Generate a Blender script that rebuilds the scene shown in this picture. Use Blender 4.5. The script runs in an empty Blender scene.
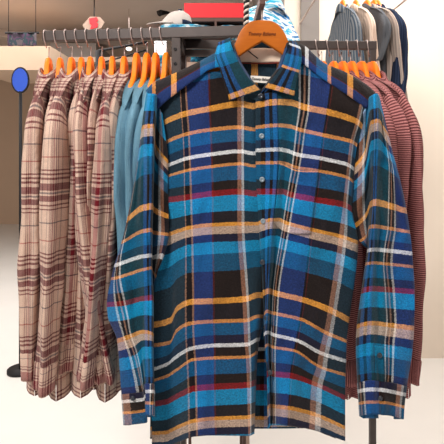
import bpy, math, random
from mathutils import Vector, noise
C = bpy.context.scene
col = C.collection
PI = math.pi

# ------------------------------------------------------------------ camera
F, CX, HY, CZ = 476.0, 222.0, 150.0, 1.40
def at(px, py, d):
    return Vector(((px-CX)/F*d, d, CZ-(py-HY)/F*d))
cam = bpy.data.cameras.new('camera'); cam.sensor_width = 36; cam.lens = F/444*36
cam.shift_y = -(222-HY)/444.0
co = bpy.data.objects.new('camera', cam); col.objects.link(co)
co.location = (0, 0, CZ); co.rotation_euler = (PI/2, 0, 0)
C.camera = co
C.view_settings.view_transform = 'Standard'; C.view_settings.look = 'None'
C.view_settings.gamma = 1; C.view_settings.use_curve_mapping = False
C.view_settings.exposure = 0.0

# ------------------------------------------------------------------ helpers
def lin(c):
    r = []
    for x in c[:3]:
        x = x/255.0
        r.append(x/12.92 if x <= .04045 else ((x+.055)/1.055)**2.4)
    return (r[0], r[1], r[2], 1)

def link(name, me, mat=None, parent=None, smooth=True):
    o = bpy.data.objects.new(name, me); col.objects.link(o)
    if mat and not me.materials: me.materials.append(mat)
    if smooth:
        for p in me.polygons: p.use_smooth = True
    if parent: o.parent = parent
    return o

def mesh(name, vs, fs, mat=None, parent=None, uvs=None, smooth=True):
    me = bpy.data.meshes.new(name); me.from_pydata([tuple(v) for v in vs], [], fs)
    if uvs:
        l = me.uv_layers.new(name='UVMap')
        for lp in me.loops: l.data[lp.index].uv = uvs[lp.vertex_index]
    me.update()
    return link(name, me, mat, parent, smooth)

def thing(name, label, cat, loc=(0, 0, 0), rz=0, group=None):
    o = bpy.data.objects.new(name, None); col.objects.link(o)
    o.empty_display_size = .05
    o.location = loc; o.rotation_euler = (0, 0, rz)
    o['label'] = label; o['category'] = cat
    if group: o['group'] = group
    return o
def tag(o, label, cat, group=None):
    o['label'] = label; o['category'] = cat
    if group: o['group'] = group
    return o
def struct(o): o['kind'] = 'structure'; return o
def solid(o, t, off=0, sub=0, bev=0):
    if bev:
        m = o.modifiers.new('bev', 'BEVEL'); m.width = bev; m.segments = 2; m.limit_method = 'ANGLE'
    if t:
        m = o.modifiers.new('sol', 'SOLIDIFY'); m.thickness = t; m.offset = off
    if sub:
        m = o.modifiers.new('sub', 'SUBSURF'); m.levels = sub; m.render_levels = sub
    return o

def box(name, a, b, mat, parent=None, bev=0.0):
    x0, y0, z0 = a; x1, y1, z1 = b
    vs = [(x0,y0,z0),(x1,y0,z0),(x1,y1,z0),(x0,y1,z0),(x0,y0,z1),(x1,y0,z1),(x1,y1,z1),(x0,y1,z1)]
    fs = [(0,3,2,1),(4,5,6,7),(0,1,5,4),(1,2,6,5),(2,3,7,6),(3,0,4,7)]
    o = mesh(name, vs, fs, mat, parent, smooth=False)
    if bev: solid(o, 0, bev=bev)
    return o
def beam(name, p, q, w, h, mat, parent=None, bev=.0015):
    """box from p to q (top centre line), w wide, h deep downwards"""
    p = Vector(p); q = Vector(q); d = (q-p).normalized()
    s = d.cross(Vector((0, 0, 1)))
    if s.length < .01: s = Vector((1, 0, 0))
    s.normalize(); u = s.cross(d).normalized()
    vs = []
    for e in (p, q):
        for i, j in ((-1, 0), (1, 0), (1, -1), (-1, -1)):
            vs.append(e + s*i*w/2 + u*j*h)
    fs = [(0,1,2,3),(7,6,5,4),(0,4,5,1),(1,5,6,2),(2,6,7,3),(3,7,4,0)]
    o = mesh(name, vs, fs, mat, parent, smooth=False)
    if bev: solid(o, 0, bev=bev)
    return o
def tube_data(pts, r, n=8, rs=None):
    vs, fs = [], []
    pts = [Vector(p) for p in pts]
    up = Vector((0.13, .27, 1)).normalized()
    for i, p in enumerate(pts):
        t = (pts[min(i+1, len(pts)-1)] - pts[max(i-1, 0)]).normalized()
        a = t.cross(up)
        if a.length < .05: a = t.cross(Vector((1, 0, 0)))
        a.normalize(); b = t.cross(a).normalized()
        rr = rs[i] if rs else r
        for k in range(n):
            an = 2*PI*k/n
            vs.append(p + a*math.cos(an)*rr + b*math.sin(an)*rr)
    for i in range(len(pts)-1):
        for k in range(n):
            k2 = (k+1) % n
            fs.append((i*n+k, i*n+k2, (i+1)*n+k2, (i+1)*n+k))
    fs.append(tuple(range(n))[::-1]); fs.append(tuple((len(pts)-1)*n+k for k in range(n)))
    return vs, fs
def tube(name, pts, r, mat, parent=None, n=8, rs=None):
    vs, fs = tube_data(pts, r, n, rs)
    return mesh(name, vs, fs, mat, parent)

def pchip(xs, ys, x):
    n = len(xs)
    if x <= xs[0]:
        return ys[0] + (x-xs[0])*(ys[1]-ys[0])/(xs[1]-xs[0])
    if x >= xs[-1]:
        return ys[-1] + (x-xs[-1])*(ys[-1]-ys[-2])/(xs[-1]-xs[-2])
    k = 0
    while x > xs[k+1]: k += 1
    h = [xs[i+1]-xs[i] for i in range(n-1)]
    dl = [(ys[i+1]-ys[i])/h[i] for i in range(n-1)]
    def m(i):
        if i == 0: return dl[0]
        if i == n-1: return dl[-1]
        if dl[i-1]*dl[i] <= 0: return 0
        w1 = 2*h[i]+h[i-1]; w2 = h[i]+2*h[i-1]
        return (w1+w2)/(w1/dl[i-1]+w2/dl[i])
    t = (x-xs[k])/h[k]; a, b = m(k), m(k+1)
    return ((2*t**3-3*t*t+1)*ys[k] + (t**3-2*t*t+t)*h[k]*a + (-2*t**3+3*t*t)*ys[k+1] + (t**3-t*t)*h[k]*b)

# ------------------------------------------------------------------ materials
def new_mat(name):
    m = bpy.data.materials.new(name); m.use_nodes = True
    nt = m.node_tree; b = nt.nodes['Principled BSDF']
    return m, nt, b
def plain(name, c, rough=.6, var=.08, scale=60, metal=0, bump=0, spec=.3, sheen=0):
    m, nt, b = new_mat(name)
    b.inputs['Roughness'].default_value = rough; b.inputs['Metallic'].default_value = metal
    b.inputs['Specular IOR Level'].default_value = spec
    tc = nt.nodes.new('ShaderNodeTexCoord'); n = nt.nodes.new('ShaderNodeTexNoise')
    n.inputs['Scale'].default_value = scale; n.inputs['Detail'].default_value = 4
    nt.links.new(tc.outputs['Object'], n.inputs['Vector'])
    mx = nt.nodes.new('ShaderNodeMix'); mx.data_type = 'RGBA'
    l = lin(c)
    mx.inputs[6].default_value = tuple(x*(1-var*2) for x in l[:3])+(1,)
    mx.inputs[7].default_value = tuple(min(1, x*(1+var*2)) for x in l[:3])+(1,)
    nt.links.new(n.outputs['Fac'], mx.inputs[0]); nt.links.new(mx.outputs[2], b.inputs['Base Color'])
    if sheen: b.inputs['Sheen Weight'].default_value = sheen
    if bump:
        bp = nt.nodes.new('ShaderNodeBump'); bp.inputs['Strength'].default_value = bump; bp.inputs['Distance'].default_value = .002
        nt.links.new(n.outputs['Fac'], bp.inputs['Height']); nt.links.new(bp.outputs[0], b.inputs['Normal'])
    return m
def emit(name, c, s):
    m, nt, b = new_mat(name)
    b.inputs['Base Color'].default_value = lin(c)
    b.inputs['Emission Color'].default_value = lin(c); b.inputs['Emission Strength'].default_value = s
    return m

def ramp(nt, stops, start, end):
    """stops: list of (from, rgb); constant interpolation"""
    r = nt.nodes.new('ShaderNodeValToRGB'); cr = r.color_ramp; cr.interpolation = 'CONSTANT'
    first = True
    for p, c in stops:
        q = (p-start)/(end-start)
        if first: e = cr.elements[0]; e.position = q; first = False
        elif len(cr.elements) == 2 and cr.elements[1].position == 1.0: e = cr.elements[1]; e.position = q
        else: e = cr.elements.new(q)
        e.color = lin(c)
    return r
def plaid(name, warp, w0, w1, weft, f0, f1, wfac=.6, fuzz=1500, var=.45, gain=1.0, mul=0):
    m, nt, b = new_mat(name)
    b.inputs['Roughness'].default_value = .95; b.inputs['Specular IOR Level'].default_value = .1
    b.inputs['Sheen Weight'].default_value = .08
    L = nt.links.new
    uv = nt.nodes.new('ShaderNodeUVMap'); uv.uv_map = 'UVMap'
    # fibres spread the stripe edges a little
    jn = nt.nodes.new('ShaderNodeTexNoise'); jn.inputs['Scale'].default_value = .9; L(uv.outputs[0], jn.inputs['Vector'])
    js = nt.nodes.new('ShaderNodeVectorMath'); js.operation = 'SUBTRACT'; js.inputs[1].default_value = (.5, .5, .5)
    L(jn.outputs['Color'], js.inputs[0])
    ja = nt.nodes.new('ShaderNodeVectorMath'); ja.operation = 'MULTIPLY_ADD'; ja.inputs[1].default_value = (1.6, 1.6, 0)
    L(js.outputs[0], ja.inputs[0]); L(uv.outputs[0], ja.inputs[2])
    sp = nt.nodes.new('ShaderNodeSeparateXYZ'); L(ja.outputs[0], sp.inputs[0])
    def frac(sock, a, e):
        s = nt.nodes.new('ShaderNodeMath'); s.operation = 'SUBTRACT'; L(sock, s.inputs[0]); s.inputs[1].default_value = a
        d = nt.nodes.new('ShaderNodeMath'); d.operation = 'DIVIDE'; L(s.outputs[0], d.inputs[0]); d.inputs[1].default_value = e-a
        f = nt.nodes.new('ShaderNodeMath'); f.operation = 'FRACT'; L(d.outputs[0], f.inputs[0]); return f.outputs[0]
    rw = ramp(nt, warp, w0, w1); L(frac(sp.outputs[0], w0, w1), rw.inputs[0])
    rf = ramp(nt, weft, f0, f1); L(frac(sp.outputs[1], f0, f1), rf.inputs[0])
    n = nt.nodes.new('ShaderNodeTexNoise'); n.inputs['Scale'].default_value = .55; n.inputs['Detail'].default_value = 3
    L(uv.outputs[0], n.inputs['Vector'])
    mr = nt.nodes.new('ShaderNodeMapRange'); mr.inputs[1].default_value = .3; mr.inputs[2].default_value = .7
    mr.inputs[3].default_value = wfac-.12; mr.inputs[4].default_value = wfac+.12
    L(n.outputs['Fac'], mr.inputs[0])
    mx = nt.nodes.new('ShaderNodeMix'); mx.data_type = 'RGBA'
    L(mr.outputs[0], mx.inputs[0]); L(rw.outputs[0], mx.inputs[6]); L(rf.outputs[0], mx.inputs[7])
    n2 = nt.nodes.new('ShaderNodeTexNoise'); n2.inputs['Scale'].default_value = .8; n2.inputs['Detail'].default_value = 4
    n2.inputs['Roughness'].default_value = .8
    L(uv.outputs[0], n2.inputs['Vector'])
    m2 = nt.nodes.new('ShaderNodeMapRange'); m2.inputs[1].default_value = .3; m2.inputs[2].default_value = .7
    if mul:
        mm_ = nt.nodes.new('ShaderNodeMix'); mm_.data_type = 'RGBA'; mm_.blend_type = 'MULTIPLY'; mm_.inputs[0].default_value = mul
        mg = nt.nodes.new('ShaderNodeMix'); mg.data_type = 'RGBA'; mg.inputs[0].default_value = .5
        L(rw.outputs[0], mm_.inputs[6]); L(rf.outputs[0], mm_.inputs[7]); L(mx.outputs[2], mg.inputs[6]); L(mm_.outputs[2], mg.inputs[7]); mx = mg
    m2.inputs[3].default_value = (1-var)*gain; m2.inputs[4].default_value = (1+var)*gain
    L(n2.outputs['Fac'], m2.inputs[0])
    vm = nt.nodes.new('ShaderNodeVectorMath'); vm.operation = 'SCALE'
    L(mx.outputs[2], vm.inputs[0]); L(m2.outputs[0], vm.inputs[3])
    L(vm.outputs[0], b.inputs['Base Color'])
    # soft creases + nap
    n3 = nt.nodes.new('ShaderNodeTexNoise'); n3.inputs['Scale'].default_value = .045; n3.inputs['Detail'].default_value = 5
    L(uv.outputs[0], n3.inputs['Vector'])
    ad = nt.nodes.new('ShaderNodeMath'); ad.operation = 'MULTIPLY_ADD'; ad.inputs[1].default_value = .12
    L(n2.outputs['Fac'], ad.inputs[0]); L(n3.outputs['Fac'], ad.inputs[2])
    bp = nt.nodes.new('ShaderNodeBump'); bp.inputs['Strength'].default_value = .55; bp.inputs['Distance'].default_value = .012
    L(ad.outputs[0], bp.inputs['Height']); L(bp.outputs[0], b.inputs['Normal'])
    return m

K = (22, 18, 18); BB = (40, 30, 26); SL = (34, 62, 76); TAN = (172, 128, 104); WH = (206, 204, 202)
NV = (38, 66, 132); BL = (34, 94, 156); RD = (96, 34, 30)
warp = [(150, SL), (179, TAN), (180.4, K), (185, TAN), (186.6, NV), (208, RD), (209.5, BB), (237, (170, 118, 92)), (241, WH), (243.5, SL),
        (259, K), (264, BL), (268.5, K), (272, BL), (277, (20, 78, 92)), (297.5, WH), (299.5, K), (302, TAN), (304.5, K), (306.5, WH), (308.5, NV),
        (327, K), (329, RD), (330.5, BB), (353, (180, 130, 105)), (357, WH), (359.5, SL)]
OR = (255, 174, 70); OT = (240, 160, 88); DK = (26, 28, 36); TB = (0, 98, 148); NW = (20, 30, 62); WW = (255, 255, 255)
RE = (150, 20, 30); TQ = (0, 158, 214); TG = (222, 190, 166); BT = (0, 92, 132); BK = (26, 19, 19)
weft = [(102, OR), (107.8, DK), (125.2, OT), (128.4, TB), (141, NW), (148.8, WW), (152.8, BK), (162.2, OT), (165, TB), (179, BK), (188.5, RE),
        (194, TQ), (210, DK), (221.5, OR), (225, TG), (233, NW), (240, TQ), (252, BT), (268, BK)]
M_plaid = plaid('blue_plaid_flannel', warp, 150, 380, weft, 102, 295, .52, gain=.84, var=.65)

# red plaid: units are mm
BG = (212, 188, 172); MR = (104, 16, 32); GR = (110, 100, 104); PK = (170, 100, 92)
def lines(base, segs):
    out = [(0, base)]
    for a, b2, c in segs:
        out.append((a, c)); out.append((b2, base))
    return out
rweft = lines(BG, [(8, 10, PK), (30, 33, MR), (37, 40, MR), (44, 48, MR), (54, 66, MR), (69, 72, GR), (75, 85, MR), (90, 93, MR), (97, 99.5, MR), (120, 122, GR)])
rwarp = lines(BG, [(4, 6, GR), (20, 23, MR), (27, 30, MR), (34, 54, (140, 46, 54)), (58, 61, MR), (65, 67, MR), (84, 86, GR)])
M_red = plaid('red_plaid_flannel', rwarp, 0, 98, [(a*1.27, c) for a, c in rweft], 0, 180, .6, var=.4, gain=1.05, mul=1.0)

def knit(name, c1, c2, period, horiz=True, var=.25):
    m, nt, b = new_mat(name); L = nt.links.new
    b.inputs['Roughness'].default_value = .95; b.inputs['Specular IOR Level'].default_value = .1
    uv = nt.nodes.new('ShaderNodeUVMap'); uv.uv_map = 'UVMap'
    sp = nt.nodes.new('ShaderNodeSeparateXYZ'); L(uv.outputs[0], sp.inputs[0])
    mm = nt.nodes.new('ShaderNodeMath'); mm.operation = 'MULTIPLY'; mm.inputs[1].default_value = 2*PI/period
    L(sp.outputs[1 if horiz else 0], mm.inputs[0])
    si = nt.nodes.new('ShaderNodeMath'); si.operation = 'SINE'; L(mm.outputs[0], si.inputs[0])
    mr = nt.nodes.new('ShaderNodeMapRange'); mr.inputs[1].default_value = -.6; mr.inputs[2].default_value = .6
    L(si.outputs[0], mr.inputs[0])
    mx = nt.nodes.new('ShaderNodeMix'); mx.data_type = 'RGBA'; mx.inputs[6].default_value = lin(c1); mx.inputs[7].default_value = lin(c2)
    L(mr.outputs[0], mx.inputs[0])
    n2 = nt.nodes.new('ShaderNodeTexNoise'); n2.inputs['Scale'].default_value = .4; n2.inputs['Detail'].default_value = 4
    L(uv.outputs[0], n2.inputs['Vector'])
    m2 = nt.nodes.new('ShaderNodeMapRange'); m2.inputs[1].default_value = .3; m2.inputs[2].default_value = .7
    m2.inputs[3].default_value = 1-var; m2.inputs[4].default_value = 1+var
    L(n2.outputs['Fac'], m2.inputs[0])
    vm = nt.nodes.new('ShaderNodeVectorMath'); vm.operation = 'SCALE'; L(mx.outputs[2], vm.inputs[0]); L(m2.outputs[0], vm.inputs[3])
    L(vm.outputs[0], b.inputs['Base Color'])
    bp = nt.nodes.new('ShaderNodeBump'); bp.inputs['Strength'].default_value = .5; bp.inputs['Distance'].default_value = .002
    L(mr.outputs[0], bp.inputs['Height']); L(bp.outputs[0], b.inputs['Normal'])
    return m
M_teal = knit('slate_blue_knit', (120, 160, 178), (84, 122, 142), 3.2, False)
M_maroon = knit('maroon_rib_knit', (176, 116, 112), (92, 48, 50), 5.2, True)
M_charcoal = knit('charcoal_tweed', (96, 96, 98), (64, 66, 70), 4, True, .4)
M_stripe = knit('slate_striped_cloth', (70, 84, 98), (130, 132, 134), 26, False)
M_cream = knit('cream_cloth', (226, 200, 180), (206, 178, 158), 20, False, .1)
M_greige = knit('greige_cloth', (190, 170, 156), (160, 144, 134), 16, False, .1)
M_navy = knit('navy_cloth', (44, 54, 76), (32, 40, 58), 14, False, .2)
M_lining = plain('cream_lining', (214, 190, 168), .9, .06, 90, bump=.2)
M_white = plain('white_tag_cloth', (240, 232, 220), .9, .03, 90)
M_piping = plain('rust_piping', (120, 44, 34), .8)
M_button = plain('grey_button', (120, 132, 140), .3, .1, 200, spec=.6)
M_buttond = plain('dark_button', (34, 40, 50), .3, .1, 200, spec=.6)
M_ink = plain('brown_ink', (96, 40, 10), .8)
M_inkd = plain('dark_ink', (40, 36, 40), .8)
M_wire = plain('satin_steel', (196, 176, 168), .35, .03, 50, metal=.6)
M_metal = plain('dark_bronze_steel', (74, 64, 60), .45, .12, 40, metal=.25, spec=.4)
M_metal2 = plain('brown_steel', (92, 68, 60), .5, .1, 40, metal=.2)
M_bolt = plain('black_bolt', (24, 22, 24), .4)

def wood(name, c1, c2, sc=1.0):
    m, nt, b = new_mat(name); L = nt.links.new
    tc = nt.nodes.new('ShaderNodeTexCoord'); mp = nt.nodes.new('ShaderNodeMapping'); mp.inputs['Scale'].default_value = (18*sc, 18*sc, 130*sc)
    L(tc.outputs['Object'], mp.inputs[0])
    n = nt.nodes.new('ShaderNodeTexNoise'); n.inputs['Scale'].default_value = 1.5; n.inputs['Detail'].default_value = 6; L(mp.outputs[0], n.inputs['Vector'])
    mx = nt.nodes.new('ShaderNodeMix'); mx.data_type = 'RGBA'; mx.inputs[6].default_value = lin(c1); mx.inputs[7].default_value = lin(c2)
    L(n.outputs['Fac'], mx.inputs[0]); L(mx.outputs[2], b.inputs['Base Color'])
    b.inputs['Roughness'].default_value = .5; b.inputs['Specular IOR Level'].default_value = .25
    return m
M_wood = wood('honey_varnished_wood', (186, 98, 10), (164, 82, 6))
M_wood2 = wood('orange_varnished_wood', (255, 140, 24), (232, 112, 14))

# ------------------------------------------------------------------ cloth patch from drape tables
def make_P(cols):
    """cols: list of (u, [(v, px, py[, depth])...]) -> P(u,v) giving point"""
    cols = sorted(cols, key=lambda c: c[0]); us = [c[0] for c in cols]
    def P(u, v):
        X, Y, D = [], [], []
        for _, rows in cols:
            vs = [r[0] for r in rows]
            X.append(pchip(vs, [r[1] for r in rows], v)); Y.append(pchip(vs, [r[2] for r in rows], v))
            D.append(pchip(vs, [r[3] for r in rows], v))
        return (pchip(us, X, u), pchip(us, Y, u), pchip(us, D, u))
    return P
def patch(name, P, u0, u1, nu, v0, v1, nv, mat, parent, dep=None, uvf=None, thick=.0012, close=False, ulist=None):
    """v0, v1 may be functions of u. Depth gets dep(u,v) added"""
    vs, uvs, fs = [], [], []
    L = ulist or [u0 + (u1-u0)*i/nu for i in range(nu+1)]
    n = len(L)
    for u in L:
        a = v0(u) if callable(v0) else v0; b = v1(u) if callable(v1) else v1
        for j in range(nv+1):
            v = a + (b-a)*j/nv
            x, y, d = P(u, v)
            if dep: d += dep(u, v)
            vs.append(at(x, y, d)); uvs.append(uvf(u, v) if uvf else (u, v))
    for i in range(n-1):
        for j in range(nv):
            a = i*(nv+1)+j; fs.append((a, a+1, a+nv+2, a+nv+1))
    o = mesh(name, vs, fs, mat, parent, uvs)
    if thick: solid(o, thick)
    return o
def lerp_list(pts, x):
    return pchip([p[0] for p in pts], [p[1] for p in pts], x)
def T(rows, d):
    """add depth: constant or per-v list"""
    out = []
    for v, x, y in rows:
        out.append((v, x, y, lerp_list(d, v) if isinstance(d, list) else d))
    return out

# ================================================================== THE BLUE PLAID SHIRT
shirt = thing('flannel_shirt', 'large blue, orange and black plaid flannel shirt facing front on an arched wooden hanger', 'shirt', at(262, 430, 1.03))
SH = []    # children made in world space, re-based at the end
def own(o): SH.append(o); return o

V = [62, 105, 127, 151, 191, 223, 298, 320, 345, 357, 385, 440]
def colm(u, xy, d): return (u, T([(v, x, y) for v, (x, y) in zip(V, xy)], d))
BL_cols = [
 colm(140, [(160,90),(164,124),(164,144),(164,167),(163,202),(160,237),(156,325),(156,345),(156,370),(155,381),(155,404),(155,455)], 1.065),
 colm(150, [(158,92),(162,124),(163,144),(163,167),(162,202),(158,237),(153,325),(153,345),(153,370),(152,381),(152,404),(152,455)], 1.035),
 colm(166, [(166,82),(167,121),(168,141),(168,165),(168,199),(170,233),(171,320),(170,342),(168,364),(167,376),(166,402),(165,455)],
      [(62,1.03),(105,1.022),(223,1.02),(270,1.034),(320,1.04),(440,1.04)]),
 colm(174, [(174,77),(176,117),(177,137),(178,161),(177.5,198),(179,230),(177,309),(177,330),(177,357),(177,370),(178,396),(178,450)],
      [(62,1.02),(105,1.012),(223,1.01),(270,1.015),(320,1.02),(440,1.02)]),
 colm(183, [(182,72),(184.5,114),(186,134),(187,158),(188,196.5),(189,227),(190,302),(190,323),(191,349),(192,360),(193,389),(194,444)],
      [(62,1.018),(105,1.005),(223,1.0),(320,.992),(440,.985)]),
 colm(208.5, [(208,66),(209,109),(210,129.5),(211,154),(212,193),(212,224),(213,301),(213,321),(214,346),(214,358),(214,387),(215,441)],
      [(62,1.012),(105,1.0),(223,.997),(320,.998),(440,1.0)]),
 colm(240, [(240,62),(240,104),(240,127),(240,151),(240,191),(240,223),(245,299),(246,320),(247,345),(248,357),(249,385),(250,440)],
      [(62,1.01),(105,.998),(223,.993),(320,.985),(440,.98)]),
 colm(256, [(254,63),(254,106),(254,129),(254,153),(255,193),(256,223),(258,295),(258,316),(257,340),(256,353),(255,383),(253,438)],
      [(62,1.01),(105,.998),(223,.995),(298,1.0),(440,1.005)]),
 colm(270, [(268,63),(267,106),(267,129),(267,153),(268,193),(269,223),(268,295),(266,316),(259.5,340),(257.5,353),(256,383),(254,438)],
      [(62,1.012),(105,1.002),(223,1.0),(298,1.02),(345,1.045),(440,1.05)]),
]
BR_cols = [
 colm(255, [(255,62),(256,105),(256,127),(256,150),(257,191),(259,222),(263,293),(264,314),(264,335),(265,347),(267,375),(268,432)],
      [(62,1.006),(105,.994),(223,.99),(298,.994),(440,1.0)]),
 colm(277, [(277,60),(277,102),(277.5,125),(278,149),(276,191),(273,219),(268.5,291),(267.5,311),(267,333),(267.5,345),(269,373),(270,430)],
      [(62,1.004),(105,.992),(223,.99),(298,.996),(440,1.005)]),
 colm(290, [(290,60),(290,102.5),(289,126),(287.5,150.5),(283,191),(279,219),(271,291.5),(270,312),(269,333),(269.5,345.5),(270,373),(271,430)],
      [(62,1.004),(105,.998),(223,1.0),(298,1.006),(440,1.012)]),
 colm(303, [(304,60),(303.5,107),(300,129.5),(297,154),(290.5,194),(286,222),(275,293),(274,313),(273,335),(272.5,347),(273,374),(274,430)],
      [(62,1.006),(105,.998),(223,.994),(298,.996),(440,1.0)]),
 colm(329.5, [(334,70),(328,112),(324,135),(321,158),(316,199),(312,229),(304,300),(301,319),(297,341),(295,351),(291,376),(288,432)],
      [(62,1.012),(105,.998),(223,.99),(298,.982),(440,.975)]),
 colm(356, [(366,82),(357.5,122),(352,141.5),(349,165),(345,204.5),(342,236),(331,310.5),(327,333),(322,354),(320,367),(315,384),(312,438)],
      [(62,1.026),(105,1.008),(223,1.004),(298,1.0),(440,1.0)]),
 colm(374, [(371,92),(362,127),(357,145),(354,169),(352,209),(358,242),(349,320),(346.5,341),(346,361.5),(345.5,375),(345,398),(345,450)],
      [(62,1.035),(105,1.018),(223,1.02),(298,1.018),(440,1.01)]),
 colm(386, [(370,92),(360,127),(355,145),(352,169),(350,209),(355,242),(347,320),(344.5,341),(344,361.5),(343.5,375),(343,398),(343,450)], 1.06),
]
PL = make_P(BL_cols); PR = make_P(BR_cols)
def wr(u, v, s):
    """small cloth relief"""
    p = Vector((u*.035, v*.014, s))
    k = .35 + .65*min(1, max(0, (v-120)/200))
    return noise.noise(p)*.017*k + noise.noise(p*2.7)*.006
vtopL = lambda u: lerp_list([(140,82),(166,80),(183,76),(208,68),(225,72),(240,86),(256,93),(272,94)], u)
vtopR = lambda u: lerp_list([(255,93),(268,88),(285,76),(300,66),(315,64),(330,70),(356,78),(374,86),(386,86)], u)
hem = lambda u: 430 - 16*abs(math.cos((u-262)/112*PI*.5))**3*0 + 6*math.sin((u-150)/230*PI)
own(patch('front_panel', PL, 140, 270, 78, vtopL, hem, 150, M_plaid, shirt, lambda u, v: wr(u, v, 1.3)))
own(patch('front_panel', PR, 255, 386, 78, vtopR, hem, 150, M_plaid, shirt, lambda u, v: wr(u, v, 4.1)))
pk = own(patch('button_placket', PR, 254.6, 277, 14, 95, lambda u: hem(u)+1, 150, M_plaid, shirt, lambda u, v: wr(u, v, 4.1)-.0035))
# pocket
def Pp(u, v):
    bow = math.sin(PI*min(1, max(0, (u-279)/49)))
    x, y, d = PR(u, v); y += 2.2*bow*max(0, 1-(v-165)/12)
    return x, y, d
own(patch('chest_pocket', Pp, 279, 329, 24, 164, lambda u: 228+6*math.sin(PI*(u-279)/50), 34, M_plaid, shirt,
          lambda u, v: wr(u, v, 4.1)-.0032-.002*math.sin(PI*min(1, (u-279)/50))*max(0, 1-(v-164)/20)))

# back panel (inside seen at the neck)
BKc = [(150, [(60,152,95,1.075),(440,150,450,1.075)]), (180, [(60,186,76,1.08),(440,184,446,1.08)]), (215, [(60,222,66,1.085),(440,218,440,1.09)]),
       (240, [(60,242,74,1.085),(440,242,440,1.09)]), (262, [(60,262,78,1.085),(440,262,440,1.09)]), (285, [(60,284,74,1.085),(440,284,440,1.09)]),
       (310, [(60,305,64,1.085),(440,305,440,1.09)]), (345, [(60,338,80,1.08),(440,325,446,1.08)]), (380, [(60,356,96,1.075),(150,350,170,1.075),(440,335,450,1.075)])]
own(patch('back_panel', make_P(BKc), 150, 380, 60, 60, 428, 80, M_plaid, shirt, lambda u, v: noise.noise(Vector((u*.03, v*.01, 9)))*.012))
# inner yoke : cloth cut on the cross grain
IY = [(222, [(0,222,62,1.04),(1,224,100,1.03)]), (240, [(0,240,60,1.058),(1,240,100,1.05)]), (262, [(0,262,61,1.068),(1,262,104,1.06)]),
      (284, [(0,284,60,1.058),(1,284,100,1.05)]), (302, [(0,301,60,1.04),(1,300,100,1.03)])]
own(patch('inner_yoke', make_P(IY), 222, 302, 40, 0, 1, 16, M_plaid, shirt, None, lambda u, v: (246+10*v, 105+(u-254.5)*.92-4+4)))
# cream inner collar band and its far fold
IB = [(232, [(0,231,54,1.028),(1,231,62,1.028)]), (247, [(0,247,49,1.052),(1,247,62,1.05)]), (262, [(0,262,48,1.06),(1,262,62.5,1.058)]),
      (274, [(0,274,49,1.052),(1,274,62,1.05)]), (290, [(0,290,54,1.028),(1,289,62,1.026)])]
own(patch('collar_lining', make_P(IB), 232, 290, 30, 0, 1, 8, M_lining, shirt))['label'] = 'cream inner collar band'
IF_ = [(228, [(0,228,46,1.035),(1,228,55,1.035)]), (247, [(0,247,43,1.062),(1,247,51,1.06)]), (262, [(0,262,42,1.07),(1,262,50,1.066)]),
      (277, [(0,277,43,1.062),(1,277,51,1.06)]), (294, [(0,294,46,1.035),(1,294,55,1.035)])]
own(patch('collar_fold', make_P(IF_), 228, 294, 30, 0, 1, 8, M_plaid, shirt, None, lambda u, v: (244+.2*(u-240), 110+8*v)))
own(tube('neck_piping', [at(230+60*i/24, 62.2+1.2*math.sin(PI*i/24), 1.025+.034*math.sin(PI*i/24)) for i in range(25)], .0014, M_piping, shirt))
own(tube('loop_tape', [at(248, 50.5, 1.05), at(252, 54, 1.048), at(258, 58.5, 1.05)], .0012, M_inkd, shirt, 6))
# neck label
lb_o = own(mesh('neck_label', [at(250.5, 75.5, 1.045), at(272.5, 77, 1.045), at(272.5, 83.5, 1.045), at(250.5, 82, 1.045)], [(0, 3, 2, 1)], M_white, shirt, smooth=False))
solid(lb_o, .0008)

def text(body, w, h, p, mat, name='lettering', rz=0, roll=0.0, ry=0, track=1.0, bold=.0, shear=.35):
    cu = bpy.data.curves.new(name, 'FONT'); cu.body = body; cu.size = 1; cu.shear = shear; cu.align_x = 'CENTER'; cu.align_y = 'CENTER'
    cu.extrude = .004; cu.offset = bold; cu.space_character = track
    tmp = bpy.data.objects.new('tmp', cu); col.objects.link(tmp)
    dg = bpy.context.evaluated_depsgraph_get(); dg.update()
    me = bpy.data.meshes.new_from_object(tmp.evaluated_get(dg)); bpy.data.objects.remove(tmp)
    xs = [v.co.x for v in me.vertices]; ys = [v.co.y for v in me.vertices]
    sx = w/(max(xs)-min(xs)); sy = h/(max(ys)-min(ys)); mx = (max(xs)+min(xs))/2; my = (max(ys)+min(ys))/2
    cr, sr = math.cos(roll), math.sin(roll)
    for v in me.vertices:
        x, y, z = (v.co.x-mx)*sx, (v.co.y-my)*sy, v.co.z*.05
        x, y = x*cr-y*sr, x*sr+y*cr
        v.co = (p[0]+x, p[1]-z, p[2]+y)
    me.materials.clear(); me.materials.append(mat)
    return link(name, me, mat, None, False)
t = text('Tommy Bahama', 19/F*1.045, 3.4/F*1.045, at(261.5, 79.5, 1.0435), M_inkd, roll=-.05, bold=.012)
t.parent = lb_o

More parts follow.
